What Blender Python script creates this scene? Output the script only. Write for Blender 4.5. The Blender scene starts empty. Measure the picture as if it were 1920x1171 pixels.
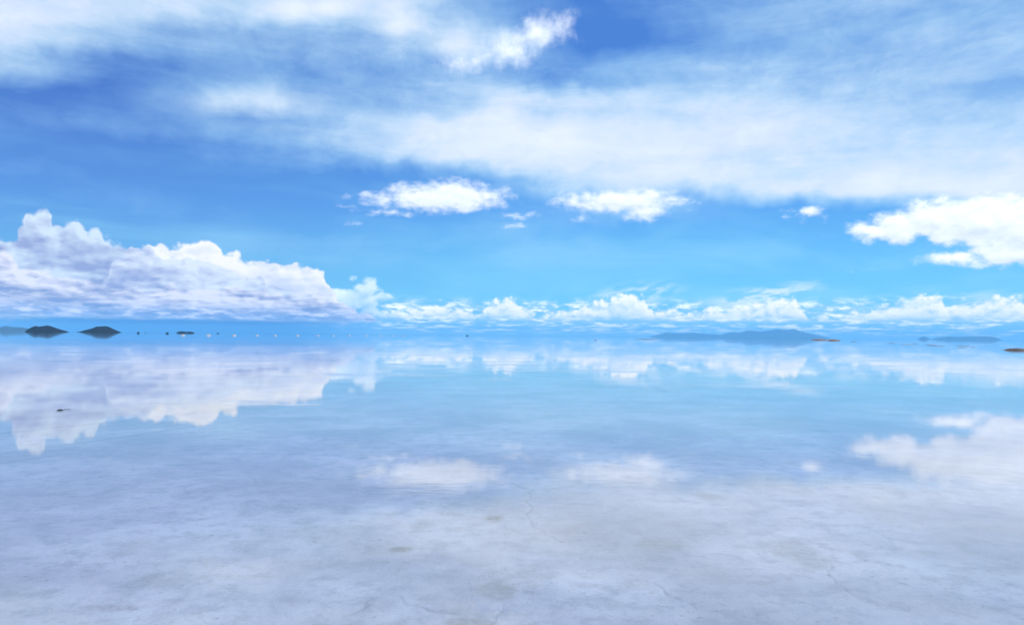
import bpy, bmesh, math, random
import numpy as np
from mathutils import Vector, Matrix

R = math.radians
scene = bpy.context.scene
col = scene.collection

# ------------------------------------------------------------------ camera
CAM_H = 1.7
FPX = 1371.0                      # focal length in pixels of the 1920 wide photograph
cam_d = bpy.data.cameras.new('camera')
cam_d.sensor_width = 36.0
cam_d.lens = 36.0 * FPX / 1920.0
cam_d.clip_start = 0.05
cam_d.clip_end = 200000.0
cam = bpy.data.objects.new('camera', cam_d)
col.objects.link(cam)
PITCH, ROLL = R(1.81), R(0.51)
cam.matrix_world = (Matrix.Translation((0, 0, CAM_H)) @ Matrix.Rotation(R(90) + PITCH, 4, 'X')
                    @ Matrix.Rotation(ROLL, 4, 'Z'))
scene.camera = cam

# ------------------------------------------------------------------ exposure, render settings
vs = scene.view_settings
scene.display_settings.display_device = 'sRGB'
vs.view_transform = 'Standard'
vs.look = 'None'
vs.exposure = 0.1
vs.gamma = 1.0
vs.use_curve_mapping = False
cy = scene.cycles
cy.max_bounces = 6
cy.diffuse_bounces = 2
cy.glossy_bounces = 3
cy.volume_bounces = 1
cy.transparent_max_bounces = 8
cy.use_adaptive_sampling = True
cy.adaptive_threshold = 0.015
cy.use_denoising = True
try:
    cy.denoiser = 'OPENIMAGEDENOISE'
except Exception:
    pass

# ------------------------------------------------------------------ sun
SUN_EL, SUN_AZ = R(52), R(75)      # azimuth clockwise from the viewing direction (+Y)
sun_d = bpy.data.lights.new('sun', 'SUN')
sun_d.energy = 2.6
sun_d.angle = R(0.53)
sun_d.color = (1.0, 0.97, 0.93)
sun = bpy.data.objects.new('sun', sun_d)
col.objects.link(sun)
sun_dir = Vector((math.sin(SUN_AZ) * math.cos(SUN_EL), math.cos(SUN_AZ) * math.cos(SUN_EL), math.sin(SUN_EL)))
sun.rotation_euler = (-sun_dir).to_track_quat('-Z', 'Y').to_euler()
sun.location = (60, -40, 120)

# ------------------------------------------------------------------ directions: photo measure -> sky angles / ground points
_M = cam.matrix_world.to_3x3()


def ray(x, y):
    return (_M @ Vector(((x - 960.0) / FPX, (585.5 - y) / FPX, -1.0))).normalized()


def sky_at(x, y):
    d = ray(x, y)
    return math.atan2(d.x, d.y), math.atan2(d.z, math.hypot(d.x, d.y))


def ground_at(x, y, dist=None, z=0.0):
    """point on the flat seen at (x, y); or, at a given distance, in that direction"""
    d = ray(x, y)
    if dist is None:
        t = (z - CAM_H) / d.z
        return Vector((d.x * t, d.y * t, z))
    h = math.hypot(d.x, d.y)
    return Vector((d.x / h * dist, d.y / h * dist, z))


# ------------------------------------------------------------------ small node language
class NG:
    def __init__(self, tree):
        self.t = tree

    def new(self, kind, **kw):
        n = self.t.nodes.new(kind)
        for k, v in kw.items():
            setattr(n, k, v)
        return n

    def put(self, sock, v):
        if isinstance(v, bpy.types.NodeSocket):
            self.t.links.new(v, sock)
        elif v is not None:
            sock.default_value = v

    def m(self, op, a, b=None, c=None, clamp=False):
        n = self.new('ShaderNodeMath', operation=op, use_clamp=clamp)
        for s, v in zip(n.inputs, (a, b, c)):
            self.put(s, v)
        return n.outputs[0]

    def vm(self, op, a, b=None, scale=None):
        n = self.new('ShaderNodeVectorMath', operation=op)
        self.put(n.inputs[0], a)
        if b is not None:
            self.put(n.inputs[1], b)
        if scale is not None:
            self.put(n.inputs['Scale'], scale)
        return n.outputs['Value'] if op in ('LENGTH', 'DOT_PRODUCT', 'DISTANCE') else n.outputs[0]

    def xyz(self, x=0.0, y=0.0, z=0.0):
        n = self.new('ShaderNodeCombineXYZ')
        for s, v in zip(n.inputs, (x, y, z)):
            self.put(s, v)
        return n.outputs[0]

    def sep(self, v):
        n = self.new('ShaderNodeSeparateXYZ')
        self.put(n.inputs[0], v)
        return n.outputs

    def mapr(self, v, a, b, c=0.0, d=1.0, kind='SMOOTHSTEP', clamp=True):
        n = self.new('ShaderNodeMapRange', interpolation_type=kind)
        n.clamp = clamp
        for s, q in zip(n.inputs[:5], (v, a, b, c, d)):
            self.put(s, q)
        return n.outputs[0]

    def mapping(self, v, loc=(0, 0, 0), rot=0.0, scale=(1, 1, 1), kind='TEXTURE'):
        n = self.new('ShaderNodeMapping', vector_type=kind)
        self.put(n.inputs['Vector'], v)
        n.inputs['Location'].default_value = loc
        n.inputs['Rotation'].default_value = (0, 0, rot)
        n.inputs['Scale'].default_value = scale
        return n.outputs[0]

    def noise(self, v, scale=1.0, detail=4.0, rough=0.55, lac=2.0, dist=0.0, color=False, dim='3D'):
        n = self.new('ShaderNodeTexNoise', noise_dimensions=dim)
        n.normalize = True
        self.put(n.inputs['Vector'], v)
        for k, q in (('Scale', scale), ('Detail', detail), ('Roughness', rough), ('Lacunarity', lac), ('Distortion', dist)):
            self.put(n.inputs[k], q)
        return n.outputs['Color'] if color else n.outputs[0]

    def voronoi(self, v, scale=1.0, detail=0.0, rough=0.5, feature='F1', smooth=0.3, dim='3D'):
        n = self.new('ShaderNodeTexVoronoi', voronoi_dimensions=dim, feature=feature)
        self.put(n.inputs['Vector'], v)
        n.inputs['Scale'].default_value = scale
        if 'Detail' in n.inputs:
            n.inputs['Detail'].default_value = detail
            n.inputs['Roughness'].default_value = rough
        if feature == 'SMOOTH_F1':
            n.inputs['Smoothness'].default_value = smooth
        return n.outputs['Distance']

    def mix(self, f, a, b, kind='MIX'):
        n = self.new('ShaderNodeMix', data_type='RGBA', blend_type=kind)
        n.clamp_factor = True
        self.put(n.inputs[0], f)
        for s, v in ((n.inputs[6], a), (n.inputs[7], b)):
            self.put(s, (*v, 1.0) if isinstance(v, tuple) and len(v) == 3 else v)
        return n.outputs[2]

    def ramp(self, f, stops, kind='LINEAR'):
        n = self.new('ShaderNodeValToRGB')
        n.color_ramp.interpolation = kind
        e = n.color_ramp.elements
        while len(e) > 1:
            e.remove(e[0])
        e[0].position, e[0].color = stops[0][0], (*stops[0][1], 1)
        for p, c in stops[1:]:
            q = e.new(p)
            q.color = (*c, 1)
        self.put(n.inputs[0], f)
        return n.outputs[0]


def lin(r, g, b):
    f = lambda c: (c / 255 / 12.92) if c <= 10 else ((c / 255 + 0.055) / 1.055) ** 2.4
    return (f(r), f(g), f(b))


# ------------------------------------------------------------------ world: Nishita sky, veils of high cloud, cumulus
KS = FPX / 100.0                  # one sky unit = 100 photo pixels on the axis
world = bpy.data.worlds.new('World')
scene.world = world
world.use_nodes = True
wt = world.node_tree
wt.nodes.clear()
g = NG(wt)
STR = 0.1
wout = g.new('ShaderNodeOutputWorld')


_part = [0]


def coords():
    """sky coordinates, made anew in every node group (a hair's breadth apart, so that the renderer keeps the parts of the sky separate)"""
    global D, dx, dy, dz, az, el, S, S2, ax, ay, N
    _part[0] += 1
    KS_ = KS * (1 + 2e-6 * _part[0])
    tc = g.new('ShaderNodeTexCoord')
    D = tc.outputs['Generated']
    dx, dy, dz = g.sep(D)
    hh = g.m('SQRT', g.m('ADD', g.m('MULTIPLY', dx, dx), g.m('MULTIPLY', dy, dy)))
    az = g.m('ARCTAN2', dx, dy)
    el = g.m('ARCTAN2', dz, hh)
    S = g.xyz(g.m('MULTIPLY', az, KS_), g.m('MULTIPLY', el, KS_), 0.0)
    S2 = g.vm('ADD', S, (LU[0], LU[1], 0.0))
    ax, ay = g.m('DIVIDE', dx, hh), g.m('DIVIDE', dy, hh)
    N = g.vm('SCALE', g.xyz(ax, ay, el), scale=KS_)


LU = (0.05, 0.10)                 # towards the light, in sky units (right, up)


def group(name, fn, base=None):
    """fn(base colour) -> colour, kept in a node group of its own"""
    t = bpy.data.node_groups.new(name, 'ShaderNodeTree')
    t.interface.new_socket('Base', in_out='INPUT', socket_type='NodeSocketColor')
    t.interface.new_socket('Color', in_out='OUTPUT', socket_type='NodeSocketColor')
    outer = g.t
    kept = {k: globals().get(k) for k in ('D', 'dx', 'dy', 'dz', 'az', 'el', 'S', 'S2', 'ax', 'ay', 'N')}
    g.t = t
    gi = g.new('NodeGroupInput')
    coords()
    c = fn(gi.outputs[0])
    go = g.new('NodeGroupOutput')
    t.links.new(c, go.inputs[0])
    g.t = outer
    globals().update(kept)
    n = g.new('ShaderNodeGroup')
    n.node_tree = t
    if base is not None:
        g.put(n.inputs[0], base)
    return n.outputs[0]


def place(x, y, rx, ry, rot=0.0):
    """centre and radii measured on the photograph -> mapping arguments in sky units"""
    a, e = sky_at(x, y)
    ca, ce = math.cos(a), math.cos(e)
    return (a * KS, e * KS, 0), -R(rot) , (rx / 100 * ca * ca * 1.0, ry / 100 * ca * ce * ce, 1.0)


def ellipse(vec, loc, r, sc):
    if abs(r) < 1e-6:
        n = g.new('ShaderNodeVectorMath', operation='MULTIPLY_ADD')
        g.put(n.inputs[0], vec)
        n.inputs[1].default_value = (1 / sc[0], 1 / sc[1], 0)
        n.inputs[2].default_value = (-loc[0] / sc[0], -loc[1] / sc[1], 0)
        return g.vm('LENGTH', n.outputs[0])
    c, s = math.cos(r), math.sin(r)
    a = (c / sc[0], s / sc[0], 0)
    b = (-s / sc[1], c / sc[1], 0)
    u = g.m('ADD', g.vm('DOT_PRODUCT', vec, a), -(loc[0] * a[0] + loc[1] * a[1]))
    v = g.m('ADD', g.vm('DOT_PRODUCT', vec, b), -(loc[0] * b[0] + loc[1] * b[1]))
    return g.vm('LENGTH', g.xyz(u, v, 0.0))


def blob(vec, x, y, rx, ry, rot=0.0, w=1.0):
    loc, r, sc = place(x, y, rx, ry, rot)
    d = ellipse(vec, loc, r, sc)
    return g.mapr(d, 0.0, 1.0, w, 0.0)


def lobes(vec, items):
    """signed depth (sky units) inside the union of ellipses"""
    acc = None
    for it in items:
        loc, r, sc = place(*it)
        d = ellipse(vec, loc, r, sc)
        rr = (sc[0] * sc[1] * sc[1]) ** (1 / 3.0)
        s = g.mapr(d, 0.0, 1.0, rr, 0.0, kind='LINEAR', clamp=False)
        acc = s if acc is None else g.m('MAXIMUM', acc, s)
    return acc


W1 = 1.0 / STR


def warp2(n, scale, detail, rough, amp, dim='3D'):
    a = g.m('MULTIPLY_ADD', g.noise(n, scale, detail, rough, dim=dim), amp, -amp / 2)
    b = g.m('MULTIPLY_ADD', g.noise(g.vm('ADD', n, (17.3, -9.1, 5.7)), scale, detail, rough, dim=dim), amp, -amp / 2)
    return g.xyz(a, b, 0.0)



def wc(r, gg, b, k=1.0):
    c = lin(r, gg, b)
    return (c[0] * k, c[1] * k, c[2] * k)


# --- clear blue: the physical sky, pulled towards the deep high-altitude blue of the plateau
def clear_sky(_):
    sky = g.new('ShaderNodeTexSky', sky_type='NISHITA')
    sky.sun_disc = False
    sky.sun_elevation = SUN_EL
    sky.sun_rotation = SUN_AZ
    sky.altitude = 3650
    sky.air_density = 1.0
    sky.dust_density = 0.3
    sky.ozone_density = 3.0
    eln = g.m('DIVIDE', el, R(90), clamp=True)
    tint = g.ramp(g.m('POWER', eln, 0.5), [
        (0.00, lin(122, 200, 250)), (0.18, lin(112, 208, 252)), (0.25, lin(104, 196, 251)), (0.33, lin(88, 164, 241)),
        (0.42, lin(74, 134, 220)), (0.52, lin(72, 127, 212)), (1.0, lin(50, 98, 190))])
    blue = g.mix(0.9, g.mix(1.0, sky.outputs[0], (STR, STR, STR), 'MULTIPLY'), tint)
    # the side away from the sun is the deeper, more violet blue
    lf = g.mapr(ax, math.sin(R(8)), math.sin(R(-36)))
    blue = g.mix(g.m('MULTIPLY', lf, 0.78), blue, (1.02, 0.74, 0.82), 'MULTIPLY')
    # faint streaks in the clear air
    n_streak = g.noise(g.vm('MULTIPLY', N, (0.35, 0.35, 1.7)), 0.9, 4, 0.55, dist=0.5)
    blue = g.mix(g.m('MULTIPLY', g.mapr(n_streak, 0.44, 0.70), g.mapr(el, R(4), R(11), 0.36, 0.10)), blue, wc(160, 224, 252))
    return blue


# --- veils of high cloud
VEIL_X = [-260, 0, 110, 220, 330, 440, 550, 660, 770, 880, 990, 1100, 1210, 1320, 1430, 1540, 1650, 1760, 1870, 2180]
VEIL_ROWS = [   # cover of the veil, rows downwards
    (-60, [.60, .60, .60, .60, .65, .70, .75, .75, .70, .45, .30, .20, .25, .35, .45, .50, .50, .45, .45, .50]),
    (20,  [.86, .86, .88, .88, .84, .82, .86, .90, .84, .42, .14, .02, .08, .26, .42, .52, .50, .46, .46, .50]),
    (75,  [.90, .88, .82, .64, .46, .46, .46, .42, .68, .88, .36, .0, .06, .22, .36, .48, .52, .50, .50, .50]),
    (135, [.62, .60, .42, .12, .18, .34, .36, .38, .40, .60, .32, .22, .44, .55, .58, .62, .62, .58, .52, .52]),
    (190, [.12, .12, .04, .08, .30, .66, .58, .46, .52, .66, .78, .80, .80, .84, .84, .76, .66, .60, .60, .60]),
    (240, [.08, .10, .14, .18, .22, .32, .42, .66, .88, .95, .95, .93, .93, .92, .86, .80, .74, .74, .80, .80]),
    (292, [.00, .00, .00, .02, .06, .14, .26, .55, .82, .92, .92, .94, .94, .92, .84, .82, .90, .90, .90, .90]),
    (340, [.06, .08, .06, .04, .02, .00, .00, .02, .06, .04, .44, .80, .92, .94, .90, .90, .98, .96, .95, .95]),
    (384, [.06, .08, .08, .08, .06, .04, .04, .06, .04, .02, .10, .26, .50, .14, .02, .02, .06, .20, .40, .40]),
    (430, [.02, .02, .02, .04, .08, .10, .08, .06, .04, .06, .16, .12, .04, .04, .06, .04, .04, .06, .10, .10]),
    (478, [.00, .00, .00, .00, .14, .22, .22, .20, .10, .08, .20, .20, .10, .08, .10, .10, .08, .08, .10, .10]),
    (520, [.10, .10, .10, .10, .10, .10, .14, .16, .12, .10, .14, .18, .14, .14, .16, .16, .12, .10, .12, .12]),
]


def cover_map(warp):
    """cover of the veil read from the rows: one ramp along the sky for three rows, one up the sky to blend them"""
    wx_, wy_, _ = g.sep(warp)
    fy = g.m('MAXIMUM', dy, 0.05)
    x = g.m('ADD', g.m('DIVIDE', dx, fy), g.m('MULTIPLY', wx_, 1 / KS))
    y = g.m('ADD', g.m('MULTIPLY_ADD', x, 0.0089, g.m('DIVIDE', dz, fy)), g.m('MULTIPLY', wy_, 1 / KS))

    def uv(px, py):
        d = ray(px, py)
        return d.x / d.y, d.z / d.y + 0.0089 * d.x / d.y
    x0, x1 = uv(VEIL_X[0], 300)[0], uv(VEIL_X[-1], 300)[0]
    y0, y1 = uv(960, VEIL_ROWS[-1][0])[1], uv(960, VEIL_ROWS[0][0])[1]
    u = g.mapr(x, x0, x1, kind='LINEAR')
    v = g.mapr(y, y0, y1, kind='LINEAR')
    us = [(uv(q, 300)[0] - x0) / (x1 - x0) for q in VEIL_X]
    vs_ = [(uv(960, r_[0])[1] - y0) / (y1 - y0) for r_ in VEIL_ROWS]
    tot = None
    for k in range(0, len(VEIL_ROWS), 3):
        rows = VEIL_ROWS[k:k + 3]
        ca = g.ramp(u, [(min(max(p, 0), 1), tuple(r_[1][i] for r_ in rows)) for i, p in enumerate(us)], 'LINEAR')
        stops = []
        for j in sorted(range(max(0, k - 1), min(len(VEIL_ROWS), k + 4)), key=lambda j: vs_[j]):
            stops.append((min(max(vs_[j], 0), 1), tuple(1.0 if j == k + c else 0.0 for c in range(3))))
        cb = g.ramp(v, stops, 'EASE')
        d = g.vm('DOT_PRODUCT', ca, cb)
        tot = d if tot is None else g.m('ADD', tot, d)
    return tot


def veils(blue, placed=True):
    warp = warp2(N, 1.0, 3, 0.55, 0.7)
    zz = g.m('ADD', g.m('MAXIMUM', dz, 0.0), 0.10)
    P = g.xyz(g.m('DIVIDE', dx, zz), g.m('DIVIDE', dy, zz), 0.0)   # plane of the high clouds in perspective
    fib = g.noise(g.vm('ADD', g.vm('MULTIPLY', N, (0.34, 0.34, 1.5)), g.vm('SCALE', warp, scale=1.0)), 1.3, 8, 0.66, dist=0.3)
    wisp = g.noise(g.vm('MULTIPLY', N, (0.8, 0.8, 1.25)), 1.5, 7, 0.60, dist=0.4)
    nn = g.m('ADD', g.m('MULTIPLY_ADD', fib, 1.3, -0.65), g.m('MULTIPLY_ADD', wisp, 0.75, -0.375))
    if placed:
        cov = cover_map(warp)
        edge_ = g.m('MAXIMUM', g.mapr(g.m('ABSOLUTE', az), R(37), R(50)), g.mapr(el, R(25.5), R(33)))
        broad = g.m('MULTIPLY_ADD', g.m('SUBTRACT', g.noise(P, 0.7, 3, 0.5), 0.5), 1.6, 0.55)
        cov = g.m('ADD', g.m('MULTIPLY', cov, g.m('SUBTRACT', 1.0, edge_)), g.m('MULTIPLY', broad, edge_))
    else:
        cov = g.m('MULTIPLY_ADD', g.m('SUBTRACT', g.noise(P, 0.7, 3, 0.5), 0.5), 1.6, 0.55)
    # the fibres show most where the veil is half thick
    amp = g.m('MULTIPLY_ADD', g.m('MULTIPLY', cov, g.m('SUBTRACT', 1.06, cov)), 2.2, 0.05)
    va = g.m('SUBTRACT', g.m('MULTIPLY_ADD', nn, amp, cov), 0.055, clamp=True)
    va = g.m('MULTIPLY', va, g.mapr(el, R(4.2), R(6.0)))
    vcol = g.ramp(va, [(0.0, lin(158, 210, 250)), (0.4, lin(180, 222, 251)), (0.68, lin(204, 232, 253)), (0.86, lin(222, 236, 255)), (1.0, lin(233, 242, 255))])
    out = g.mix(g.m('POWER', va, 0.78), blue, vcol)
    if placed:      # thicker, brighter knots in the veil
        kn = None
        Sk = g.vm('ADD', S, g.vm('SCALE', warp, scale=0.45))
        for b in [(1665, 337, 150, 34, 0, 1.0), (1840, 345, 200, 30, 0, 0.7), (548, 24, 60, 34, 0, 0.8), (618, 20, 60, 30, 0, 0.9), (738, 32, 52, 58, 0, 0.9), (846, 90, 60, 40, 0, 0.45),
                  (480, 190, 180, 36, -6, 0.4), (1010, 270, 420, 70, 0, 0.6), (1330, 330, 360, 50, 0, 0.5)]:
            v = blob(Sk, *b)
            kn = v if kn is None else g.m('MAXIMUM', kn, v)
        out = g.mix(g.m('MULTIPLY', kn, g.mapr(wisp, 0.30, 0.62, 0.45, 1.0)), out, wc(236, 244, 255))
    return out


# --- cumulus: billow fields at the point and a little towards the light
def billow(s, flat, scale, warp_amp):
    q = g.vm('MULTIPLY', s, (scale, scale * flat, 0.0))
    w = warp2(q, 0.8, 2, 0.5, warp_amp, dim='2D')
    sw = g.vm('ADD', s, w)
    qw = g.vm('ADD', q, g.vm('SCALE', w, scale=2.0))
    v = g.m('SUBTRACT', 0.50, g.voronoi(qw, 1.0, 2.5, 0.5, dim='2D'))
    f = g.m('SUBTRACT', g.noise(q, 1.3, 6, 0.6, dim='2D'), 0.5)
    return sw, v, f


class Field:
    def __init__(self, flat, scale, warp_amp):
        self.a = billow(S, flat, scale, warp_amp)
        self.b = billow(S2, flat, scale, warp_amp)


def skyline(vec, pts):
    """signed depth below a skyline given as photo points (x, y)"""
    x, y, _ = g.sep(vec)
    pos = [sky_at(*p) for p in pts]
    xs = [p[0] * KS for p in pos]
    ys = [p[1] * KS for p in pos]
    lo_, hi_ = min(ys) - 0.01, max(ys) + 0.01
    r_ = g.ramp(g.mapr(x, xs[0], xs[-1], kind='LINEAR'), [((a - xs[0]) / (xs[-1] - xs[0]), ((b - lo_) / (hi_ - lo_),) * 3) for a, b in zip(xs, ys)], 'EASE')
    t = g.m('MULTIPLY_ADD', r_, hi_ - lo_, lo_)
    return g.m('SUBTRACT', t, y)


def cumulus(out, fld, items=None, sky_line=None, va=0.14, fa=0.12, soft=0.06, light=(238, 246, 255), shade=(170, 180, 220), k=3.0, bias=0.55,
            edge=0.0, depth=None, base=None, gain=1.18):
    def f(q):
        sw, v, n = q
        sd = lobes(sw, items) if items else skyline(sw, sky_line)
        return g.m('MULTIPLY_ADD', n, fa, g.m('MULTIPLY_ADD', v, va, sd))
    f1 = f(fld.a)
    f2 = f(fld.b)
    a = g.mapr(f1, edge, edge + soft)
    lit = g.m('MULTIPLY_ADD', g.m('SUBTRACT', f1, f2), k, bias - (k * LU[1] if sky_line else 0.0), clamp=True)
    if depth:
        lit = g.m('MULTIPLY', lit, g.mapr(f1, 0.0, depth, 1.0, 0.25))
    if base:        # fade out towards the flat base
        a = g.m('MULTIPLY', a, g.mapr(el, R(base[0]), R(base[1])))
    return g.mix(a, out, g.mix(lit, wc(*shade), wc(*light, gain)))


def puffs(out):
    """far puffs low over the horizon, all round"""
    lo = g.xyz(g.m('MULTIPLY', ax, KS), g.m('MULTIPLY', ay, KS), g.m('MULTIPLY', g.m('LOGARITHM', g.m('ADD', g.m('MAXIMUM', el, 0.0), 0.012), 2.718), 2.5))
    n_lo = g.noise(lo, 2.7, 6, 0.62)
    env = g.m('MULTIPLY', g.mapr(el, R(0.02), R(0.4)), g.mapr(el, R(2.0), R(3.2), 1.0, 0.0))
    side = g.mapr(ax, math.sin(R(-16)), math.sin(R(-9)), 0.45, 1.0)
    a_lo = g.m('MULTIPLY', g.mapr(n_lo, 0.40, 0.54), g.m('MULTIPLY', env, side))
    return g.mix(g.m('MULTIPLY', a_lo, 0.9), out, g.mix(g.mapr(n_lo, 0.48, 0.66), wc(165, 216, 252), wc(255, 252, 246, 1.45)))


def tiers():
    """inner light and shade of the bank: heaps that flatten into tiers towards the horizon"""
    q = g.xyz(g.m('MULTIPLY', az, KS * 2.15), g.m('MULTIPLY', g.m('LOGARITHM', g.m('ADD', g.m('MAXIMUM', el, 0.0), 0.022), 2.718282), 5.8), 0.0)

    def heaps(p):
        w = warp2(p, 0.7, 2, 0.5, 0.7, dim='2D')
        v = g.voronoi(g.vm('ADD', p, w), 0.8, 2.5, 0.5, dim='2D')
        f = g.noise(p, 1.0, 6, 0.58, dim='2D')
        return g.m('MULTIPLY_ADD', v, -0.62, g.m('MULTIPLY', f, 0.75))
    e1 = g.m('SUBTRACT', heaps(q), heaps(g.vm('ADD', q, (0.16, 0.30, 0.0))))
    m1 = g.noise(g.vm('MULTIPLY', q, (0.30, 0.52, 0.0)), 1.0, 4, 0.55, dim='2D')
    return g.m('MULTIPLY_ADD', e1, 1.35, g.m('MULTIPLY_ADD', m1, 2.4, -1.20))


def bank(out, low):
    """the heaped bank on the left, ridge behind ridge"""
    if low:
        out = low_layer(out)
    A = Field(1.1, 2.9, 0.16)
    T = tiers()
    cut_n = g.noise(g.vm('MULTIPLY', S, (1.0, 3.0, 0.0)), 2.2, 4, 0.6, dim='2D')
    base_cut = g.mapr(g.m('MULTIPLY_ADD', cut_n, R(0.9), el), R(1.25), R(1.7))     # the bank's flat base

    def ridge(out, line, light, shade, bias, va=0.16, fa=0.12, soft=0.08, rim=0.38, kt=1.0):
        sw, v, n = A.a
        f = g.m('MULTIPLY_ADD', n, fa, g.m('MULTIPLY_ADD', v, va, skyline(sw, line)))
        a = g.m('MULTIPLY', g.mapr(f, 0.0, soft), base_cut)
        lit = g.m('ADD', g.m('MULTIPLY_ADD', T, kt, bias), g.mapr(f, 0.0, 0.45, rim, 0.0), clamp=True)
        return g.mix(a, out, g.mix(lit, wc(*shade), wc(*light)))
    if low:
        out = cumulus(out, A, items=[(690, 540, 38, 26), (655, 521, 15, 9), (696, 560, 46, 20), (640, 560, 60, 26), (640, 580, 56, 16), (590, 584, 70, 14), (700, 584, 50, 14), (735, 590, 36, 11)],
                      soft=0.12, edge=0.0, light=(226, 242, 255), shade=(160, 208, 250), k=2.6, bias=0.5)
    out = ridge(out, [(180, 560), (250, 470), (285, 456), (310, 452), (350, 449), (400, 450), (420, 462), (445, 466), (470, 480), (500, 486), (545, 490),
                      (585, 496), (606, 502), (616, 520), (640, 560), (690, 590), (725, 625), (745, 660)],
                (255, 255, 255), (196, 212, 246), 0.66, kt=0.6)
    out = ridge(out, [(-620, 650), (-420, 520), (-200, 446), (-20, 436), (28, 436), (40, 412), (54, 392), (72, 384), (90, 392), (99, 408), (112, 411), (124, 402), (142, 401), (152, 416), (166, 428),
                      (184, 423), (196, 436), (226, 449), (248, 466), (285, 500), (330, 560), (360, 660)],
                (218, 235, 253), (154, 169, 215), 0.50, soft=0.10, kt=0.9)
    if low:
        out = ridge(out, [(180, 530), (225, 480), (250, 458), (285, 464), (310, 470), (345, 466), (372, 478), (395, 486), (430, 502), (470, 516), (520, 534), (570, 546), (640, 574), (690, 606), (720, 660)],
                    (230, 241, 255), (160, 174, 220), 0.48, soft=0.06, kt=0.9, rim=0.34)
        out = ridge(out, [(-720, 650), (-500, 560), (-200, 476), (-60, 456), (0, 452), (16, 462), (28, 480), (50, 494), (90, 500), (130, 516), (200, 522), (260, 530), (330, 528), (400, 532), (450, 530), (510, 542), (570, 548),
                          (640, 560), (690, 580), (730, 606), (750, 660)],
                    (240, 241, 255), (142, 158, 208), 0.49, soft=0.10, kt=1.15, rim=0.30)
        nb = g.noise(g.vm('MULTIPLY', S, (1.1, 5.0, 0.0)), 1.9, 6, 0.62, dim='2D')
        benv = g.m('MULTIPLY', g.mapr(el, R(0.75), R(1.2)), g.mapr(el, R(1.3), R(2.4), 1.0, 0.0))
        benv = g.m('MULTIPLY', benv, g.mapr(az, R(-9.8), R(-14)))
        bcol = g.ramp(g.mapr(nb, 0.36, 0.66, kind='LINEAR'), [(0.0, lin(104, 140, 210)), (0.45, lin(150, 174, 226)), (0.7, lin(200, 212, 248)), (1.0, lin(244, 245, 255))])
        out = g.mix(g.m('MULTIPLY', benv, g.mapr(nb, 0.30, 0.50, 0.35, 0.9)), out, bcol)
        # rain-dark air under the bank
        rain = g.m('MULTIPLY', g.mapr(el, R(0.72), R(1.18), 1.0, 0.0), g.m('MULTIPLY', g.mapr(az, R(-9.0), R(-18)), g.mapr(az, R(-36), R(-28), 0.5, 1.0)))
        out = g.mix(g.m('MULTIPLY', rain, 0.95), out, wc(24, 72, 172))
    return out


def SKEW():
    """sky coordinates leaning with the wind"""
    x, y, _ = g.sep(S)
    return g.xyz(x, g.m('MULTIPLY_ADD', x, -0.16, y), 0.0)


def low_layer(out):
    """heaped clouds low over the centre and the right"""
    out = puffs(out)
    Lf = Field(1.25, 4.4, 0.13)
    out = cumulus(out, Lf, sky_line=[(560, 660), (740, 582), (800, 571), (868, 573), (896, 590), (915, 570), (930, 555), (958, 551), (974, 566), (1010, 588), (1080, 574), (1135, 560),
                                     (1168, 544), (1204, 548), (1222, 578), (1290, 582), (1340, 574), (1400, 566), (1450, 556), (1490, 552), (1512, 592), (1570, 588), (1640, 574), (1712, 552), (1748, 547), (1775, 564), (1840, 560), (1880, 550),
                                     (1930, 562), (2000, 552), (2400, 574)],
                  va=0.16, fa=0.22, soft=0.13, edge=-0.04, light=(255, 253, 246), shade=(150, 208, 251), k=3.6, bias=0.82, depth=0.80, base=(0.95, 1.75))
    # wisps drawn out above the low clouds
    wn = g.noise(g.vm('MULTIPLY', SKEW(), (0.9, 4.0, 0.0)), 1.6, 6, 0.6, dim='2D', dist=0.3)
    we = g.m('ADD', blob(S, 1180, 556, 130, 34, -10, 0.9), g.m('ADD', blob(S, 1430, 556, 170, 30, -9, 1.0), blob(S, 1720, 572, 260, 34, -4, 0.6)))
    out = g.mix(g.m('MULTIPLY', we, g.mapr(wn, 0.42, 0.66, 0.0, 0.85)), out, wc(240, 248, 255, 1.1))
    return out


TINY = [(1587, 506, 9, 4), (1627, 505, 18, 3)]
LENS = [(830, 371, 142, 33), (850, 362, 90, 30), (722, 371, 58, 20), (724, 399, 64, 8), (915, 368, 58, 20),
        (1165, 377, 138, 27), (1208, 394, 56, 26), (1262, 383, 44, 11), (1075, 374, 50, 17),
        (970, 404, 44, 8), (966, 425, 26, 8), (1092, 411, 22, 9), (650, 388, 20, 5), (655, 418, 22, 5), (648, 369, 16, 5)]
EAST = [(1640, 434, 66, 27), (1690, 424, 80, 38), (1750, 410, 80, 46), (1850, 416, 160, 58), (1950, 425, 150, 66), (1800, 481, 120, 16), (1900, 474, 140, 30), (2050, 430, 170, 60), (1510, 400, 42, 20)]


def lens_clouds(out):
    C = Field(1.7, 3.2, 0.12)
    return cumulus(out, C, items=LENS, va=0.06, fa=0.36, soft=0.34, edge=-0.04, light=(240, 246, 255), shade=(210, 225, 253), k=1.2, bias=0.66)


def east_clouds(out):
    C = Field(1.5, 2.8, 0.14)
    return cumulus(out, C, items=EAST + TINY, va=0.12, fa=0.26, soft=0.22, edge=-0.03, light=(242, 248, 255), shade=(208, 222, 252), k=1.7, bias=0.64, gain=1.24)


def top(out):
    E = Field(1.0, 2.4, 0.2)
    return cumulus(out, E, items=[(1002, 66, 100, 44, -22), (955, 92, 76, 48, -10), (1040, 52, 60, 34, 20), (890, 114, 90, 30, -14)],
                   va=0.05, fa=0.56, soft=0.60, edge=-0.02, light=(238, 245, 255), shade=(200, 222, 252), k=0.8, bias=0.72)


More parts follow.
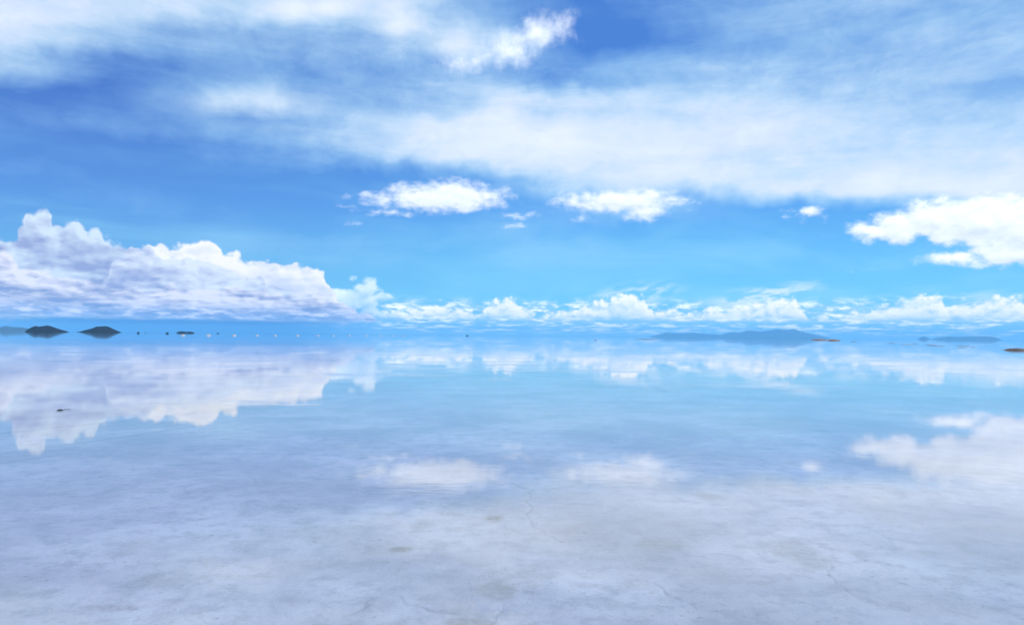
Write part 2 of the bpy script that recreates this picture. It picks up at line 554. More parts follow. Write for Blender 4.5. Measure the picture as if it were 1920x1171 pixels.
# each part of the sky only works out the clouds that stand in it
def leaf(c):
    b = g.new('ShaderNodeBackground')
    b.inputs['Strength'].default_value = STR
    wt.links.new(g.mix(1.0, c, (W1, W1, W1), 'MULTIPLY'), b.inputs['Color'])
    return b.outputs[0]


def branch(cond, yes, no):
    n = g.new('ShaderNodeMixShader')
    g.put(n.inputs[0], cond)
    wt.links.new(no, n.inputs[1])
    wt.links.new(yes, n.inputs[2])
    return n.outputs[0]


coords()
xl = lambda x: sky_at(x, 500)[0]
yl = lambda y: sky_at(960, y)[1]
below_x = lambda x: g.m('LESS_THAN', az, xl(x))
in_view = g.m('MULTIPLY', g.m('LESS_THAN', g.m('ABSOLUTE', az), R(52)), g.m('LESS_THAN', el, R(34)))
blue = group('clear sky', clear_sky)
veiled = group('high veils', veils, blue)
at_top = g.m('MULTIPLY', g.m('GREATER_THAN', az, xl(760)), g.m('LESS_THAN', az, xl(1180)))
l_top = branch(at_top, leaf(group('top cloud', top, veiled)), leaf(veiled))
l_mid = branch(below_x(625), leaf(group('bank tops', lambda c: bank(c, False), veiled)),
               branch(below_x(1420), leaf(group('lens clouds', lens_clouds, veiled)), leaf(group('east clouds', east_clouds, veiled))))
l_low = branch(below_x(790), leaf(group('bank', lambda c: bank(c, True), veiled)),
               branch(below_x(1420), leaf(group('low clouds', low_layer, veiled)), leaf(group('low clouds east', lambda c: east_clouds(low_layer(c)), veiled))))
l_far = leaf(group('open sky', lambda c: puffs(veils(c, False)), blue))
l_under = leaf(wc(120, 160, 210))
lower = g.m('LESS_THAN', el, R(6.35))
upper = g.m('GREATER_THAN', el, R(12.6))
under = g.m('LESS_THAN', el, R(-0.3))
tree = branch(in_view, branch(lower, l_low, branch(upper, l_top, l_mid)), l_far)
wt.links.new(branch(under, l_under, tree), wout.inputs['Surface'])
world.cycles.sampling_method = 'MANUAL'
world.cycles.sample_map_resolution = 512

# ================================================================== helpers for things
rng = np.random.default_rng(7)


def tag(o, label=None, cat=None, grp=None, kind=None):
    if label: o['label'] = label
    if cat: o['category'] = cat
    if grp: o['group'] = grp
    if kind: o['kind'] = kind
    return o


def mesh_obj(name, verts, faces, mat, parent=None, smooth=True):
    me = bpy.data.meshes.new(name)
    me.from_pydata([tuple(v) for v in verts], [], faces)
    me.update()
    if smooth:
        me.polygons.foreach_set('use_smooth', [True] * len(me.polygons))
    me.materials.append(mat)
    o = bpy.data.objects.new(name, me)
    col.objects.link(o)
    if parent is not None:
        o.parent = parent
    return o


def empty(name, loc=(0, 0, 0), rz=0.0):
    o = bpy.data.objects.new(name, None)
    o.location = loc
    o.rotation_euler = (0, 0, rz)
    col.objects.link(o)
    return o


def _hash(ix, iy, seed):
    h = (ix.astype(np.int64) * 374761393 + iy.astype(np.int64) * 668265263 + seed * 1442695041) & 0xFFFFFFFF
    h = ((h ^ (h >> 13)) * 1274126177) & 0xFFFFFFFF
    h = (h ^ (h >> 16)) & 0xFFFFFFFF
    return h / 4294967296.0


def vnoise(x, y, seed=0):
    ix, iy = np.floor(x), np.floor(y)
    fx, fy = x - ix, y - iy
    ux, uy = fx * fx * (3 - 2 * fx), fy * fy * (3 - 2 * fy)
    a, b = _hash(ix, iy, seed), _hash(ix + 1, iy, seed)
    c, d = _hash(ix, iy + 1, seed), _hash(ix + 1, iy + 1, seed)
    return (a * (1 - ux) + b * ux) * (1 - uy) + (c * (1 - ux) + d * ux) * uy


def fbm(x, y, octv=5, seed=0, gain=0.5):
    s, a, t = 0.0, 1.0, 0.0
    for i in range(octv):
        s = s + a * vnoise(x * 2 ** i + 13.7 * i, y * 2 ** i - 7.3 * i, seed + i)
        t += a
        a *= gain
    return s / t


def sstep(e0, e1, x):
    t = np.clip((x - e0) / (e1 - e0), 0, 1)
    return t * t * (3 - 2 * t)


def material(name):
    m = bpy.data.materials.new(name)
    m.use_nodes = True
    m.node_tree.nodes.clear()
    n = NG(m.node_tree)
    o = n.new('ShaderNodeOutputMaterial')
    return m, n, o


def matte(name, c1, c2, scale=1.0, detail=5, rough=0.9, bump=0.0, c3=None, stretch=(1, 1, 1), spec=0.3):
    m, n, o = material(name)
    tcx = n.new('ShaderNodeTexCoord').outputs['Object']
    v = n.mapping(tcx, scale=stretch, kind='POINT')
    f = n.noise(v, scale, detail, 0.6)
    c = n.mix(n.mapr(f, 0.32, 0.68), c1, c2)
    if c3:
        c = n.mix(n.m('MULTIPLY', n.mapr(n.noise(v, scale * 3.7, 4, 0.6), 0.52, 0.66), 0.7), c, c3)
    b = n.new('ShaderNodeBsdfPrincipled')
    n.put(b.inputs['Base Color'], c)
    b.inputs['Roughness'].default_value = rough
    b.inputs['Specular IOR Level'].default_value = spec
    if bump:
        bn = n.new('ShaderNodeBump')
        bn.inputs['Distance'].default_value = bump
        n.put(bn.inputs['Height'], n.noise(v, scale * 6, 5, 0.6))
        n.put(b.inputs['Normal'], bn.outputs[0])
    m.node_tree.links.new(b.outputs[0], o.inputs['Surface'])
    return m


# ================================================================== the salt bed
BED_Z = -0.045                    # the mirror of water lies at z = 0
R_FLAT = 33000.0
ang_f = np.radians(np.linspace(-43, 43, 720))
ang_b = np.radians(np.arange(43, 317, 4.0))[1:]
ang = np.concatenate([ang_f, ang_b])
rad = np.concatenate([np.geomspace(0.25, 3.6, 26)[:-1], np.geomspace(3.6, 42, 600)[:-1], np.geomspace(42, R_FLAT, 56)])
nA, nR = len(ang), len(rad)
AA, RR = np.meshgrid(ang, rad)
X, Y = (np.sin(AA) * RR).ravel(), (np.cos(AA) * RR).ravel()

# salt plates: cells of a couple of metres with broken cracks between them
wx = X + 1.1 * (fbm(X * 0.45, Y * 0.45, 4, 3) - 0.5) * 2
wy = Y + 1.1 * (fbm(X * 0.45 + 31, Y * 0.45, 4, 9) - 0.5) * 2
wx = wx + 0.16 * (fbm(X * 3.1, Y * 3.1, 3, 4) - 0.5) * 2
wy = wy + 0.16 * (fbm(X * 3.1 + 5, Y * 3.1, 3, 5) - 0.5) * 2
CELL = 2.3
cx, cyy = np.floor(wx / CELL), np.floor(wy / CELL)
d1 = np.full(X.shape, 1e9)
d2 = np.full(X.shape, 1e9)
for i in (-1, 0, 1):
    for j in (-1, 0, 1):
        sx = (cx + i + 0.1 + 0.8 * _hash(cx + i, cyy + j, 21)) * CELL
        sy = (cyy + j + 0.1 + 0.8 * _hash(cx + i, cyy + j, 57)) * CELL
        dd = np.hypot(wx - sx, wy - sy)
        d2 = np.minimum(d2, np.maximum(d1, dd))
        d1 = np.minimum(d1, dd)
edge = d2 - d1
present = sstep(0.50, 0.66, fbm(X * 0.55, Y * 0.55, 4, 40))
crack = (1 - sstep(0.0, 0.040, edge)) * present
ridge = (1 - sstep(0.0, 0.30, edge)) * sstep(0.40, 0.62, fbm(X * 0.4, Y * 0.4, 3, 77))
near = 1 - sstep(30, 60, np.hypot(X, Y))
relief = (fbm(X * 0.7, Y * 0.7, 5, 1) - 0.5) * 0.030 + (fbm(X * 6, Y * 6, 4, 2) - 0.5) * 0.012
Z = BED_Z + near * (relief + 0.006 * ridge - 0.010 * crack)

# stains with a shape of their own (measured on the photograph, laid on the ground)
stain = np.zeros_like(X)
for (px, py, rw, rh, w) in [(752, 1030, 34, 8, 1.0), (926, 971, 24, 9, 0.9), (1500, 1035, 60, 30, 0.45), (215, 1140, 70, 9, 0.5), (930, 1108, 45, 20, 0.55),
                            (880, 1165, 60, 10, 0.6), (1240, 1020, 60, 16, 0.35), (310, 1085, 60, 18, 0.35), (1330, 930, 40, 8, 0.4), (790, 985, 24, 6, 0.4)]:
    p = ground_at(px, py, z=BED_Z)
    q = ground_at(px + rw, py, z=BED_Z)
    u = ground_at(px, py - rh, z=BED_Z)
    a, b = (q - p).length, (u - p).length
    wob = 0.6 * (fbm(X * 5, Y * 5, 4, int(px)) - 0.5)
    stain = np.maximum(stain, w * (1 - sstep(0.45, 1.05, np.hypot((X - p.x) / a, (Y - p.y) / b) + wob)))
# old wheel tracks crossing on the left
track = np.zeros_like(X)
for (x0, y0, x1, y1, wd, w) in [(0, 790, 640, 728, 0.10, 0.8), (0, 812, 700, 738, 0.12, 1.0), (0, 850, 480, 782, 0.10, 0.8), (0, 868, 330, 822, 0.06, 0.5), (420, 792, 900, 760, 0.08, 0.5)]:
    p, q = ground_at(x0, y0, z=BED_Z), ground_at(x1, y1, z=BED_Z)
    dxx, dyy = q.x - p.x, q.y - p.y
    L = math.hypot(dxx, dyy)
    t = ((X - p.x) * dxx + (Y - p.y) * dyy) / L
    n_ = ((X - p.x) * dyy - (Y - p.y) * dxx) / L + 0.25 * (fbm(t * 0.15, t * 0 + x0, 3, 11) - 0.5)
    m_ = (1 - sstep(wd * 0.4, wd, np.abs(n_))) * sstep(-14, -2, t) * (1 - sstep(L * 0.9, L * 1.6, t)) * (0.4 + 0.6 * sstep(0.35, 0.6, fbm(t * 0.6, t * 0 + y0, 3, 5)))
    track = np.maximum(track, w * m_)
Z = Z - 0.006 * near * track

verts = np.stack([X, Y, Z], 1).astype(np.float32)
ii, jj = np.meshgrid(np.arange(nR - 1), np.arange(nA), indexing='ij')
j2 = (jj + 1) % nA
quads = np.stack([ii * nA + jj, ii * nA + j2, (ii + 1) * nA + j2, (ii + 1) * nA + jj], -1).reshape(-1, 4)[:, ::-1]
centre = len(verts)
verts = np.vstack([verts, [[0, 0, BED_Z]]])
tris = np.stack([np.arange(nA), np.full(nA, centre), (np.arange(nA) + 1) % nA], 1)[:, ::-1]
me = bpy.data.meshes.new('salt_flat')
me.vertices.add(len(verts))
me.vertices.foreach_set('co', verts.astype(np.float32).ravel())
loops = np.concatenate([quads.ravel(), tris.ravel()]).astype(np.int32)
me.loops.add(len(loops))
me.loops.foreach_set('vertex_index', loops)
starts = np.concatenate([np.arange(len(quads)) * 4, len(quads) * 4 + np.arange(len(tris)) * 3]).astype(np.int32)
me.polygons.add(len(starts))
me.polygons.foreach_set('loop_start', starts)
me.polygons.foreach_set('use_smooth', np.ones(len(starts), dtype=bool))
me.update(calc_edges=True)
me.validate()
for nm, arr in (('crack', crack * near), ('stain', stain), ('track', track), ('ridge', ridge * near)):
    at = me.attributes.new(nm, 'FLOAT', 'POINT')
    at.data.foreach_set('value', np.append(arr, 0.0).astype(np.float32))

m_salt, n, o = material('salt crust')
pos = n.new('ShaderNodeNewGeometry').outputs['Position']
flat = n.vm('MULTIPLY', pos, (1.0, 1.0, 0.0))


def attr(nm):
    a = n.new('ShaderNodeAttribute', attribute_type='GEOMETRY')
    a.attribute_name = nm
    return a.outputs['Fac']


c = n.mix(n.mapr(n.noise(flat, 0.55, 7, 0.62), 0.34, 0.66), (0.46, 0.465, 0.505), (0.625, 0.63, 0.675))
c = n.mix(n.m('MULTIPLY', n.mapr(n.noise(flat, 4.0, 8, 0.72), 0.44, 0.66), 0.6), c, (0.36, 0.37, 0.40))
c = n.mix(n.m('MULTIPLY', n.mapr(n.noise(flat, 38.0, 4, 0.7), 0.54, 0.70), 0.25), c, (0.34, 0.345, 0.37))
c = n.mix(n.m('MULTIPLY', n.mapr(n.noise(flat, 60.0, 3, 0.6), 0.62, 0.72), 0.5), c, (0.68, 0.67, 0.66))
c = n.mix(n.m('MULTIPLY', n.mapr(n.noise(flat, 1.4, 5, 0.6), 0.58, 0.74), 0.25), c, (0.50, 0.47, 0.41))
c = n.mix(n.m('MULTIPLY', n.mapr(n.noise(flat, 0.22, 4, 0.5), 0.50, 0.66), 0.45), c, (0.34, 0.35, 0.38))
c = n.mix(n.m('MULTIPLY', n.mapr(n.noise(flat, 13.0, 7, 0.75), 0.55, 0.65), n.mapr(n.noise(flat, 0.9, 4, 0.6), 0.42, 0.62, 0.12, 0.75)), c, (0.27, 0.28, 0.31))
c = n.mix(n.m('MULTIPLY', attr('ridge'), 0.25), c, (0.62, 0.61, 0.60))
c = n.mix(n.m('MULTIPLY', attr('stain'), n.mapr(n.noise(flat, 14.0, 5, 0.65), 0.30, 0.62, 0.25, 0.8)), c, (0.25, 0.235, 0.19))
c = n.mix(n.m('MULTIPLY', attr('track'), 0.45), c, (0.22, 0.235, 0.27))
c = n.mix(n.m('MULTIPLY', attr('crack'), n.mapr(n.noise(flat, 9.0, 4, 0.6), 0.40, 0.62, 0.05, 0.42)), c, (0.20, 0.20, 0.205))
b = n.new('ShaderNodeBsdfPrincipled')
n.put(b.inputs['Base Color'], c)
b.inputs['Roughness'].default_value = 0.95
b.inputs['Specular IOR Level'].default_value = 0.1
bn = n.new('ShaderNodeBump')
bn.inputs['Distance'].default_value = 0.012
bn.inputs['Strength'].default_value = 0.7
n.put(bn.inputs['Height'], n.noise(flat, 26.0, 5, 0.7))
n.put(b.inputs['Normal'], bn.outputs[0])
m_salt.node_tree.links.new(b.outputs[0], o.inputs['Surface'])
me.materials.append(m_salt)
flat_o = bpy.data.objects.new('salt_flat', me)
col.objects.link(flat_o)
tag(flat_o, 'white salt flat with cracked crust under a film of water', 'ground', kind='structure')

# ================================================================== the film of water
wr = np.concatenate([[0.0], np.geomspace(1.0, R_FLAT, 24)])
wa = np.radians(np.arange(0, 360, 5.0))
wv = [(0, 0, 0)]
wf = []
for i, r_ in enumerate(wr[1:]):
    for a_ in wa:
        wv.append((r_ * math.sin(a_), r_ * math.cos(a_), 0.0))
k_ = len(wa)
for j in range(k_):
    wf.append((0, 1 + (j + 1) % k_, 1 + j))
for i in range(len(wr) - 2):
    for j in range(k_):
        a_, b_ = 1 + i * k_ + j, 1 + i * k_ + (j + 1) % k_
        wf.append((a_, b_, b_ + k_, a_ + k_))
m_water, n, o = material('still water')
pos = n.new('ShaderNodeNewGeometry').outputs['Position']
calm = n.noise(n.vm('MULTIPLY', pos, (0.06, 0.10, 0.0)), 1.0, 3, 0.5)
rough_patch = n.mapr(calm, 0.48, 0.64, 0.12, 1.0)
rip1 = n.noise(n.vm('MULTIPLY', pos, (0.9, 3.2, 0.0)), 1.6, 3, 0.55)
rip2 = n.noise(n.vm('MULTIPLY', pos, (2.0, 7.0, 0.0)), 3.0, 2, 0.5)
wind = n.mapr(n.noise(n.vm('MULTIPLY', pos, (0.10, 0.22, 0.0)), 1.0, 3, 0.55), 0.54, 0.64, 0.0, 1.0)      # patches ruffled by the wind
rip3 = n.noise(n.vm('MULTIPLY', pos, (1.2, 6.0, 0.0)), 2.0, 2, 0.5)
hgt = n.m('MULTIPLY', n.m('ADD', n.m('MULTIPLY', rip1, 0.0012), n.m('MULTIPLY', rip2, 0.0005)), rough_patch)
hgt = n.m('ADD', hgt, n.m('MULTIPLY', n.m('MULTIPLY', rip3, 0.0022), wind))
bn = n.new('ShaderNodeBump')
bn.inputs['Strength'].default_value = 1.0
bn.inputs['Distance'].default_value = 1.0
n.put(bn.inputs['Height'], hgt)
fr = n.new('ShaderNodeFresnel')
fr.inputs['IOR'].default_value = 1.38      # saturated brine
n.put(fr.inputs['Normal'], bn.outputs[0])
tr = n.new('ShaderNodeBsdfTransparent')
tr.inputs['Color'].default_value = (0.915, 0.948, 0.995, 1)
gl = n.new('ShaderNodeBsdfGlossy')
gl.inputs['Roughness'].default_value = 0.018
gl.inputs['Color'].default_value = (1, 1, 1, 1)
n.put(gl.inputs['Normal'], bn.outputs[0])
mx = n.new('ShaderNodeMixShader')
n.put(mx.inputs[0], fr.outputs[0])
m_water.node_tree.links.new(tr.outputs[0], mx.inputs[1])
m_water.node_tree.links.new(gl.outputs[0], mx.inputs[2])
m_water.node_tree.links.new(mx.outputs[0], o.inputs['Surface'])
water = mesh_obj('water', wv, wf, m_water)
tag(water, 'still sheet of shallow water mirroring the clouds', 'water', kind='structure')

# ================================================================== hills, islands
m_rock = matte('dark island rock', (0.010, 0.008, 0.011), (0.022, 0.017, 0.020), 0.02, 6, c3=(0.014, 0.012, 0.014), spec=0.03)
m_hill = matte('far mountain rock', (0.04, 0.04, 0.04), (0.075, 0.072, 0.07), 0.0012, 6, c3=(0.05, 0.05, 0.05), spec=0.03)


def ridge_hill(name, prof, ybase, dist, depth, mat, label, cat, seed, nu=170, nv=34, rough=0.22):
    """a hill with its own depth whose skyline follows prof [(photo x, height in photo pixels)]"""
    xs = np.array([p[0] for p in prof], float)
    hs = np.array([p[1] for p in prof], float)
    us = np.linspace(xs[0], xs[-1], nu)
    hu = np.interp(us, xs, hs) * dist / FPX
    mid_ = ground_at((xs[0] + xs[-1]) / 2, ybase, dist)
    aux = [ground_at(x, ybase, 1.0) for x in us]
    am = math.atan2(mid_.x, mid_.y)
    F = []
    a_ = np.array([math.atan2(p.x, p.y) for p in aux])[:, None]
    v = np.linspace(-1, 1, nv)[None, :]
    rr_ = dist / np.cos(a_ - am) + v * depth * 0.5
    off = 0.35 * (fbm(np.arange(nu) * 0.05, np.full(nu, 0.3), 3, seed) - 0.5)[:, None]
    prof_v = np.maximum(0.0, 1 - np.abs(v - off * (1 - v * v)) ** 1.5)
    V = np.stack([np.sin(a_) * rr_, np.cos(a_) * rr_, hu[:, None] * prof_v], -1).reshape(-1, 3)
    sc = 5.0 / depth
    gul = fbm(V[:, 0] * sc, V[:, 1] * sc, 5, seed)
    V[:, 2] *= 1 + rough * 2 * (gul - 0.5)
    V[:, 2] -= 0.02 * max(hu) * (V[:, 2] < 0.02 * max(hu)) + 0.15
    for i in range(nu - 1):
        for j in range(nv - 1):
            q = i * nv + j
            F.append((q, q + nv, q + nv + 1, q + 1))
    V[:, 0] -= mid_.x
    V[:, 1] -= mid_.y
    ob = mesh_obj(name, V, F, mat)
    ob.location = (mid_.x, mid_.y, 0)
    return tag(ob, label, cat, kind='structure')


ridge_hill('island', [(46, 0), (53, 4.5), (60, 7.6), (67, 9.0), (71, 8.0), (80, 9.2), (88, 10), (95, 9), (106, 6), (119, 2.8), (131, 0)],
           621, 3300, 160, m_rock, 'dark rocky island, leftmost of the two peaked islands', 'island', 3)
ridge_hill('island', [(142, 0), (152, 1.6), (160, 4), (171, 6.4), (179, 9.6), (184, 10.6), (189, 10.2), (200, 10.3), (205, 9), (215, 4.8), (222, 2.2), (229, 0)],
           622, 3300, 170, m_rock, 'dark flat-topped island, right one of the two peaked islands', 'island', 8)
ridge_hill('island', [(329, 0), (335, 2.6), (344, 3.0), (348, 2.2), (354, 2.7), (361, 2.1), (367, 0)],
           623.5, 3600, 60, m_rock, 'small low dark island behind the first salt mound', 'island', 12, nu=60)
ridge_hill('hill', [(-190, 0), (-120, 4), (-40, 5.5), (0, 5.6), (12, 7.4), (24, 5.8), (40, 6.2), (58, 4.6), (80, 0)],
           620.5, 14000, 1800, m_hill, 'hazy blue hill at the left edge behind the dark islands', 'hill', 15)
ridge_hill('mountain', [(1215, 0), (1235, 4.5), (1250, 8), (1275, 7.4), (1306, 8.2), (1331, 6.6), (1350, 5.2), (1378, 4), (1410, 0)],
           632, 30500, 2600, m_hill, 'lower hazy blue ridge left of the main mountain', 'mountain', 21)
ridge_hill('mountain', [(1335, 0), (1352, 5), (1375, 10.4), (1387, 9), (1401, 12.4), (1429, 11), (1457, 15), (1476, 13.4), (1489, 15.2), (1507, 10.6), (1526, 6.2), (1545, 3), (1560, 0)],
           633, 29000, 3000, m_hill, 'highest blue mountain with two summits on the right horizon', 'mountain', 25, nu=200)
ridge_hill('hill', [(1719, 0), (1726, 3), (1732, 4.6), (1738, 3), (1745, 0)],
           635.5, 25000, 420, m_hill, 'small pointed blue hill on the right horizon', 'hill', 31, nu=40)
ridge_hill('hill', [(1742, 0), (1760, 3.4), (1785, 4.8), (1830, 5.0), (1862, 5.2), (1880, 0)],
           636, 27000, 1500, m_hill, 'long low flat-topped blue hill on the far right horizon', 'hill', 35)

# ================================================================== low banks, rock, clods
m_red = matte('reddish mud', (0.26, 0.17, 0.15), (0.42, 0.31, 0.28), 0.5, 5, c3=(0.10, 0.07, 0.065))
m_mud = matte('grey brown mud', (0.09, 0.075, 0.07), (0.20, 0.17, 0.155), 1.5, 5, c3=(0.30, 0.27, 0.25))
m_clod = matte('dark wet clod', (0.03, 0.032, 0.034), (0.065, 0.066, 0.066), 30, 5, bump=0.01)
m_wet = matte('wet dark foot', (0.035, 0.028, 0.026), (0.07, 0.055, 0.05), 2.0, 5)


def heap(name, loc, lx, ly, h, mat, seed, parent=None, nu=36, nv=12, power=1.6, rough=0.5, sink=0.06, foot=None):
    """an uneven heap with its outline on the water; foot = (z fraction) for a wet skirt"""
    F = []
    a_ = np.linspace(0, 2 * math.pi, nu, endpoint=False)[None, :]
    t = (np.arange(1, nv + 1) / nv)[:, None]
    w_ = 1 + rough * (fbm(2.2 * np.cos(a_) + seed, 2.2 * np.sin(a_) + seed, 3, seed) - 0.5)
    x_, y_ = np.cos(a_) * lx * t * w_, np.sin(a_) * ly * t * w_
    z_ = h * (1 - t ** power) * (1 + 0.5 * rough * (fbm(x_ / lx * 3 + 9, y_ / ly * 3 + seed, 3, seed + 3) - 0.5)) - sink * t ** 4
    V = [(0, 0, h * (0.92 + 0.08 * random.random()))] + np.stack([x_, y_, z_], -1).reshape(-1, 3).tolist()
    for j in range(nu):
        F.append((0, 1 + j, 1 + (j + 1) % nu))
    for i in range(nv - 1):
        for j in range(nu):
            a_, b_ = 1 + i * nu + j, 1 + i * nu + (j + 1) % nu
            F.append((a_, a_ + nu, b_ + nu, b_))
    ob = mesh_obj(name, V, F, mat, parent)
    ob.location = loc
    return ob


random.seed(4)


def bar(name, x, y, wpx, hpx, mat, label, cat, seed, grp=None, aspect=0.35, foot=False):
    p = ground_at(x, y)
    d_ = p.length
    lx, h = wpx / 2 * d_ / FPX, hpx * d_ / FPX
    rz = -math.atan2(p.x, p.y)
    if foot:
        root = empty(name, p, rz)
        heap('crest', (0, 0, 0), lx, lx * aspect, h, mat, seed, root, power=2.2, rough=0.7)
        heap('wet_foot', (0, 0, -0.01), lx * 1.04, lx * aspect * 1.12, h * 0.34, m_wet, seed, root, power=4, rough=0.7)
    else:
        root = heap(name, p, lx, lx * aspect, h, mat, seed, power=2.2, rough=0.7)
        root.rotation_euler = (0, 0, rz)
    return tag(root, label, cat, grp)


bar('mud_bank', 1907, 656.5, 36, 3.4, m_mud, 'grey brown bank standing out of the water at the right edge', 'mud bank', 5, aspect=0.6, foot=True)
bar('mud_bank', 1536, 637.4, 26, 1.9, m_red, 'pale reddish bank at the mountain foot, left one of a touching pair', 'mud bank', 9, 'reddish mud banks', foot=True)
bar('mud_bank', 1563, 638.2, 25, 2.1, m_red, 'reddish bank at the mountain foot, right one of a touching pair', 'mud bank', 11, 'reddish mud banks', foot=True)
G = 'dark mud bars on the right'
for k_, (x, y, w, lab) in enumerate([
        (1600, 640.4, 14, 'short dark mud bar nearest the reddish banks'),
        (1672, 643.4, 18, 'thin dark mud bar second out from the reddish banks'),
        (1700, 645.6, 24, 'pale brown mud bar just below the second thin bar'),
        (1716, 644.2, 12, 'tiny mud bar below the small pointed blue hill'),
        (1744, 646.0, 22, 'dark mud bar straight below the long flat hill, upper one'),
        (1754, 648.4, 30, 'long thin mud bar below the long flat hill, lower one'),
        (1806, 648.2, 24, 'upper one of the two darkest mud bars before the edge bank'),
        (1804, 651.6, 20, 'lower one of the two darkest mud bars before the edge bank'),
        (1824, 651.0, 9, 'tiny mud bar right of the lower darkest bar')]):
    bar('mud_bar', x, y, w, 0.42, m_mud if k_ != 2 else m_red, lab, 'mud bar', 40 + k_, G, aspect=0.5)
bar('mud_bar', 1212, 636.0, 46, 0.7, m_mud, 'long thin dark mud bar at the left foot of the mountains', 'mud bar', 60, aspect=0.4)
bar('mud_bar', 1117, 637.8, 6, 0.8, m_mud, 'single tiny mud bar left of the mountains', 'mud bar', 62, aspect=0.6)

# a dark clod with a thin trailing stalk, close by on the left
p = ground_at(113, 768.3)
s_ = p.length / FPX
root = empty('mud_clod', p, -math.atan2(p.x, p.y))
heap('lump', (0, 0, -0.004), 5.6 * s_, 7 * s_, 1.7 * s_, m_clod, 71, root, power=3.0, rough=0.5, sink=0.02)
V, F = [], []
for i in range(13):
    t = i / 12
    for j in range(6):
        a_ = 2 * math.pi * j / 6
        r_ = 0.5 * s_ * (1 - 0.6 * t)
        V.append(((5.2 + 9 * t) * s_, (2 * math.sin(t * 2.2)) * s_ + r_ * math.cos(a_), (0.5 + 0.35 * math.sin(t * 3)) * s_ + r_ * math.sin(a_)))
for i in range(12):
    for j in range(6):
        F.append((i * 6 + j, i * 6 + (j + 1) % 6, (i + 1) * 6 + (j + 1) % 6, (i + 1) * 6 + j))
mesh_obj('stalk', V, F, m_clod, root)
tag(root, 'dark wet clod with a thin stalk lying in the shallow water', 'clod')

# ================================================================== salt mounds in a row
m_mound = matte('heaped salt', (0.40, 0.39, 0.39), (0.52, 0.51, 0.51), 2.0, 5, bump=0.03)
m_mfoot = matte('muddy salt foot', (0.20, 0.165, 0.14), (0.34, 0.28, 0.24), 1.5, 5)
ORD = ['first and nearest', 'second', 'third', 'fourth', 'fifth', 'sixth', 'seventh', 'eighth', 'ninth', 'tenth', 'eleventh', 'twelfth', 'thirteenth and farthest']
MX = [(343, 628.3), (391, 628.6), (439, 628.9), (482, 629.2), (516, 629.4), (558, 629.7), (596, 629.9), (625, 630.1), (655, 630.3), (687, 630.5), (714, 630.7), (736, 630.8), (757, 631.0)]
for k_, (x, y) in enumerate(MX):
    dist = 470 * (2.15 ** (k_ / 12))
    p = ground_at(x, y, dist)
    root = empty('salt_mound', p, random.uniform(0, 6))
    sz = random.uniform(0.82, 1.0)
    heap('cone', (0, 0, 0), 1.75 * sz, 1.7 * sz, 1.02 * sz, m_mound, 100 + k_, root, nu=28, nv=9, power=1.25, rough=0.3)
    heap('muddy_foot', (0, 0, 0), 1.80 * sz, 1.76 * sz, 0.20 * sz, m_mfoot, 100 + k_, root, nu=28, nv=6, power=5, rough=0.3)
    tag(root, f'white salt mound, {ORD[k_]} from the left in the long row', 'salt mound', 'row of salt mounds')

# ================================================================== distant cars
m_car = matte('dark car paint', (0.012, 0.012, 0.014), (0.02, 0.02, 0.022), 1.0, 3, rough=0.5)
m_tyre = matte('tyre rubber', (0.012, 0.012, 0.012), (0.02, 0.02, 0.02), 8.0, 3)
m_glass = matte('dark car glass', (0.015, 0.018, 0.02), (0.02, 0.024, 0.028), 1.0, 2, rough=0.15)


def shell(name, prof, half, mat, parent, taper=1.0):
    """side profile [(y, z)] pushed out to a body, edges drawn in by taper"""
    bm = bmesh.new()
    k = len(prof)
    rings = []
    for (xx, sc_) in ((-half, 0.94), (-half * 0.9, 1.0), (half * 0.9, 1.0), (half, 0.94)):
        cyv = sum(q[0] for q in prof) / k
        czv = sum(q[1] for q in prof) / k
        rings.append([bm.verts.new((xx * (taper if q[1] > czv else 1), cyv + (q[0] - cyv) * sc_, czv + (q[1] - czv) * sc_)) for q in prof])
    for a_, b_ in zip(rings, rings[1:]):
        for j in range(k):
            bm.faces.new((a_[j], a_[(j + 1) % k], b_[(j + 1) % k], b_[j]))
    bm.faces.new(rings[0][::-1])
    bm.faces.new(rings[-1])
    bmesh.ops.recalc_face_normals(bm, faces=bm.faces)
    me_ = bpy.data.meshes.new(name)
    bm.to_mesh(me_)
    bm.free()
    me_.materials.append(mat)
    ob = bpy.data.objects.new(name, me_)
    col.objects.link(ob)
    ob.parent = parent
    return ob


def wheel_mesh():
    bm = bmesh.new()
    bmesh.ops.create_cone(bm, cap_ends=True, segments=18, radius1=0.4, radius2=0.4, depth=0.26)
    bmesh.ops.bevel(bm, geom=[e for e in bm.edges if len(e.link_faces) == 2 and e.calc_face_angle(0) > 1], offset=0.05, segments=2, affect='EDGES')
    bmesh.ops.rotate(bm, verts=bm.verts, cent=(0, 0, 0), matrix=Matrix.Rotation(R(90), 3, 'Y'))
    me_ = bpy.data.meshes.new('wheel')
    bm.to_mesh(me_)
    bm.free()
    me_.materials.append(m_tyre)
    return me_


WM = wheel_mesh()


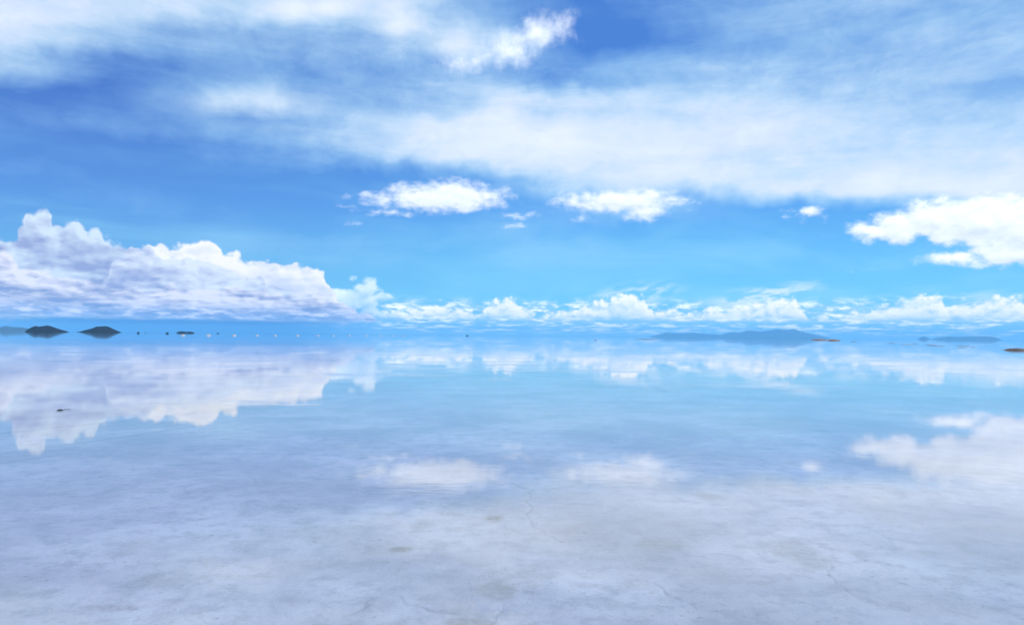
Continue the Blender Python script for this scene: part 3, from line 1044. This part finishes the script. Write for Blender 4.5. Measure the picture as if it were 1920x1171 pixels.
def car(loc, rz, label):
    root = empty('car', loc, rz)
    shell('body', [(-2.3, 0.45), (2.25, 0.45), (2.35, 0.75), (2.25, 1.1), (-2.3, 1.2), (-2.38, 0.8)], 0.95, m_car, root)
    shell('cabin', [(-2.25, 1.15), (1.0, 1.12), (0.45, 1.85), (-2.1, 1.88)], 0.86, m_car, root, taper=0.88)
    shell('roof_load', [(-1.9, 1.9), (0.2, 1.9), (0.1, 2.3), (-1.8, 2.35)], 0.7, m_car, root)
    for sx_ in (-1, 1):
        shell('window', [(-1.9, 1.28), (0.75, 1.28), (0.40, 1.72), (-1.85, 1.74)], 0.015, m_glass, root).location = (sx_ * 0.845, 0, 0)
        for sy_ in (-1.45, 1.45):
            w_ = bpy.data.objects.new('wheel', WM)
            col.objects.link(w_)
            w_.parent = root
            w_.location = (sx_ * 0.85, sy_, 0.40)
    return tag(root, label, 'car', 'distant dark cars')


car(ground_at(259, 624, 1350, BED_Z), R(70), 'tiny dark car far off, just right of the flat-topped island')
car(ground_at(273, 624, 2500, BED_Z), R(20), 'faintest and smallest dark car, between the two larger ones')
car(ground_at(313, 625, 1250, BED_Z), R(110), 'tiny black car left of the first salt mound')
car(ground_at(408, 628, 1900, BED_Z), R(95), 'faint dark car between the second and third salt mounds')
car(ground_at(876, 631, 1700, BED_Z), R(80), 'lone tiny dark car near the middle of the horizon')

# ================================================================== the air
HZ_TOP = 335.0
hb = 33500.0
hv = [(sx_ * hb, sy_ * hb, z_) for z_ in (-1.1, HZ_TOP) for sx_, sy_ in ((-1, -1), (1, -1), (1, 1), (-1, 1))]
hf = [(0, 3, 2, 1), (4, 5, 6, 7), (0, 1, 5, 4), (1, 2, 6, 5), (2, 3, 7, 6), (3, 0, 4, 7)]
m_haze, n, o = material('thin blue haze')
pv = n.new('ShaderNodeVolumePrincipled')
pv.inputs['Color'].default_value = (0.22, 0.63, 1.0, 1)
pv.inputs['Density'].default_value = 4.8e-5
pv.inputs['Anisotropy'].default_value = 0.0
m_haze.node_tree.links.new(pv.outputs[0], o.inputs['Volume'])
haze = mesh_obj('haze', hv, hf, m_haze, smooth=False)
tag(haze, 'thin blue haze filling the air over the flat', 'haze', kind='stuff')
